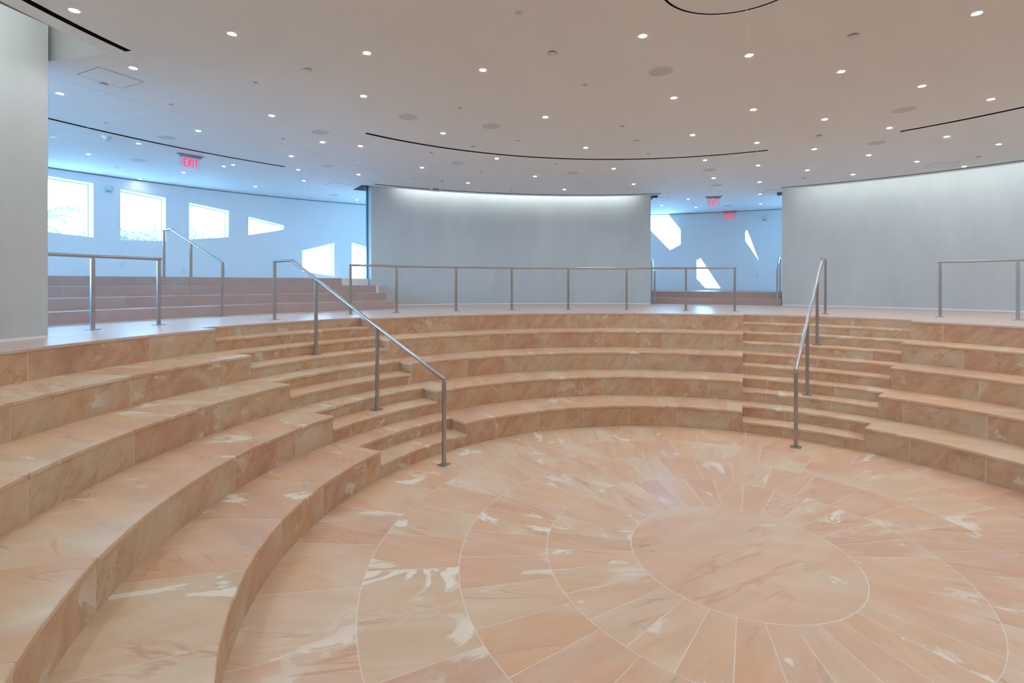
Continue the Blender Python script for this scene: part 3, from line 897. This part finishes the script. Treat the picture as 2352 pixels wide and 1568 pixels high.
def exit_sign(p0, p1, label, left, right):
    c = ((p0[0] + p1[0]) / 2, (p0[1] + p1[1]) / 2)
    rz = math.atan2(p1[1] - p0[1], p1[0] - p0[0])
    t = thing('exit_sign', label, 'exit sign', (c[0], c[1], H), rz, 'red EXIT signs hanging from the ceiling')
    link('canopy', mesh('canopy', *box_data(0, 0, -0.006, 0.43, 0.13, 0.014)), t, 'housing')
    link('housing', mesh('housing', *box_data(0, 0, -0.03, 0.36, 0.045, 0.036)), t, 'housing')
    pn = link('panel', mesh('panel', *box_data(0, 0.001, -0.143, 0.345, 0.006, 0.19)), t, 'acrylic')
    h, w, zb = 0.152, 0.020, -0.222
    x = -0.112
    def let(name, parts, y=-0.0045):
        parts = [([(vx * 0.9, vy, vz) for vx, vy, vz in vs], fs) for vs, fs in parts]
        o = link(name, mesh(name, *join_data(parts)), pn, 'exit_red'); o.location = (0, y, 0)
    let('letter_E', [stroke(x, zb, x, zb + h, w), stroke(x - w / 2, zb + w / 2, x + 0.052, zb + w / 2, w), stroke(x, zb + h / 2, x + 0.044, zb + h / 2, w), stroke(x - w / 2, zb + h - w / 2, x + 0.052, zb + h - w / 2, w)])
    x = -0.042
    let('letter_X', [stroke(x, zb, x + 0.066, zb + h, w), stroke(x + 0.066, zb, x, zb + h, w)])
    let('letter_I', [stroke(0.052, zb, 0.052, zb + h, w)])
    let('letter_T', [stroke(0.110, zb, 0.110, zb + h, w), stroke(0.078, zb + h - w / 2, 0.142, zb + h - w / 2, w)])
    zc = zb + h / 2
    if left: let('chevron', [stroke(-0.168, zc, -0.143, zc + 0.032, 0.013), stroke(-0.168, zc, -0.143, zc - 0.032, 0.013)])
    if right: let('chevron', [stroke(0.168, zc, 0.155 - 0.004, zc + 0.032, 0.013), stroke(0.168, zc, 0.155 - 0.004, zc - 0.032, 0.013)])
exit_sign((-7.862, 5.367), (-7.609, 5.685), 'red EXIT sign with left arrow over the left corridor', True, False)
exit_sign((3.432, 9.989), (3.853, 9.915), 'red EXIT sign without arrows above the narrow opening', False, False)
exit_sign((5.061, 12.805), (5.437, 12.649), 'red EXIT sign with two arrows deep in the narrow opening', True, True)

# ------------------------------------------------------------------ wall devices
def on_wall(name, label, cat, r, a, z, group=None):
    t = thing(name, label, cat, P(r, a, z), rad(a), group)
    return t
for r, a, z, lab in ((R_OUT_L, 145.52, 4.11, 'white fire alarm strobe between the first two windows'), (R_OUT_R, 63.36, 4.127, 'white fire alarm strobe near the right wall edge')):
    t = on_wall('fire_alarm', lab, 'fire alarm', r, a, z, 'fire alarm strobes on the white wall')
    link('body', mesh('body', *box_data(-0.022, 0, 0, 0.042, 0.13, 0.15)), t, 'plastic')
    o = link('horn', mesh('horn', *lathe([(0, 0), (0.045, 0), (0.040, 0.012), (0, 0.014)], 24)), t, 'coverp'); o.location = (-0.043, 0, 0.022); o.rotation_euler = (0, rad(-90), 0)
    link('strobe', mesh('strobe', *box_data(-0.05, 0, -0.05, 0.014, 0.085, 0.028)), t, 'darkglass')
for r, a, z, lab in ((R_OUT_L, 144.32, 2.44, 'white wall outlet below the first strobe'), (R_OUT_L, 139.04, 2.32, 'white wall outlet right of the corridor handrail post'), (R_OUT_R, 64.2, 2.307, 'white wall outlet near the right wall edge')):
    t = on_wall('wall_outlet', lab, 'outlet', r, a, z, 'wall outlets on the white wall')
    pl = link('plate', mesh('plate', *box_data(-0.005, 0, 0, 0.008, 0.075, 0.12)), t, 'plastic')
    for s in (-1, 1):
        o = link('socket', mesh('socket', *box_data(-0.010, 0, 0.028 * s, 0.004, 0.036, 0.034)), pl, 'coverp')

# ------------------------------------------------------------------ outdoors
gr = rev_obj('ground', box_prof(14.45, 60, 0.4, 0.6), 0, 360, 'ground', None, 6)
tag(gr, 'outdoor paving around the building, made pale to bounce sky light indoors', None, None, 'structure')
def leaf(vs, fs, c, d, up, l, w):
    s = d.cross(up).normalized() * w
    b = len(vs)
    vs += [c, c + d * l * 0.5 + s, c + d * l, c + d * l * 0.5 - s]
    fs.append((b, b + 1, b + 2, b + 3))
def bush_tree(label, a, r, h, rx):
    t = thing('garden_tree', label, 'tree', P(r, a, 0.6), 0, 'trees outside the windows')
    link('trunk', mesh('trunk', *tube([(0, 0, 0), (0.05, 0.02, h * 0.4), (0.1, 0, h * 0.7)], 0.12, 8)), t, 'bark')
    vs, fs = [], []
    for i in range(6000):
        while True:
            p = Vector((random.uniform(-1, 1), random.uniform(-1, 1), random.uniform(-1, 1)))
            if p.length < 1: break
        c = Vector((p.x * rx, p.y * rx, h * 0.68 + p.z * h * 0.36))
        d = Vector((random.gauss(0, 1), random.gauss(0, 1), random.gauss(0, 0.7))).normalized()
        u = Vector((random.gauss(0, 1), random.gauss(0, 1), random.gauss(0, 1))).normalized()
        leaf(vs, fs, c, d, u, 0.11, 0.025)
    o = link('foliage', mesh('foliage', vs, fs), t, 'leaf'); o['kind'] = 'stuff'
def palm(label, a, r, h):
    t = thing('palm_tree', label, 'tree', P(r, a, 0.6), 0, 'trees outside the windows')
    link('trunk', mesh('trunk', *tube([(0, 0, 0), (0.06, 0.03, h * 0.5), (0.04, 0, h)], 0.13, 9)), t, 'bark')
    for i in range(18):
        az = i * 2.4; el = random.uniform(-0.2, 1.1); L = random.uniform(1.3, 1.8)
        vs, fs = [], []
        prev = Vector((0.04, 0, h))
        for s in range(14):
            e = el - s * 0.13
            d = Vector((math.cos(az) * math.cos(e), math.sin(az) * math.cos(e), math.sin(e)))
            nx = prev + d * (L / 14)
            side = d.cross(Vector((0, 0, 1))).normalized()
            for sg in (-1, 1):
                leaf(vs, fs, prev, (side * sg + d * 0.8 - Vector((0, 0, 0.35))).normalized(), d, 0.42 * (1 - s / 18), 0.018)
            leaf(vs, fs, prev, d, side, L / 12, 0.012)
            prev = nx
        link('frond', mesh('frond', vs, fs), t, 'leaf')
palm('palm tree outside the window nearest the left wall', 147.0, 17.2, 3.0)
bush_tree('bushy tree outside the window behind the corridor handrail', 140.6, 17.5, 3.0, 1.2)
bush_tree('bushy tree outside the slanted window right of the handrail', 134.6, 19.5, 3.4, 1.5)

# ------------------------------------------------------------------ look-alikes are told apart by their order in the photograph
NTH = ['first', 'second', 'third', 'fourth', 'fifth', 'sixth', 'seventh', 'eighth', 'ninth', 'tenth', 'eleventh', 'twelfth', 'thirteenth', 'fourteenth', 'fifteenth', 'sixteenth', 'seventeenth', 'eighteenth']
same = {}
for o in COL.objects:
    if o.parent is None and o.get('category') in ('downlight', 'speaker', 'sprinkler') and 'outside the edges' not in o['label']:
        same.setdefault(o['label'], []).append(o)
for lab, obs in same.items():
    if len(obs) > 1:
        obs.sort(key=lambda o: (o.location.x - CAM.x) / (o.location.y - CAM.y))
        for i, o in enumerate(obs):
            o['label'] = '%s, %s from the left' % (lab.replace('small round lit', 'lit').replace('round flush ', '').replace('round white ', ''), NTH[i])
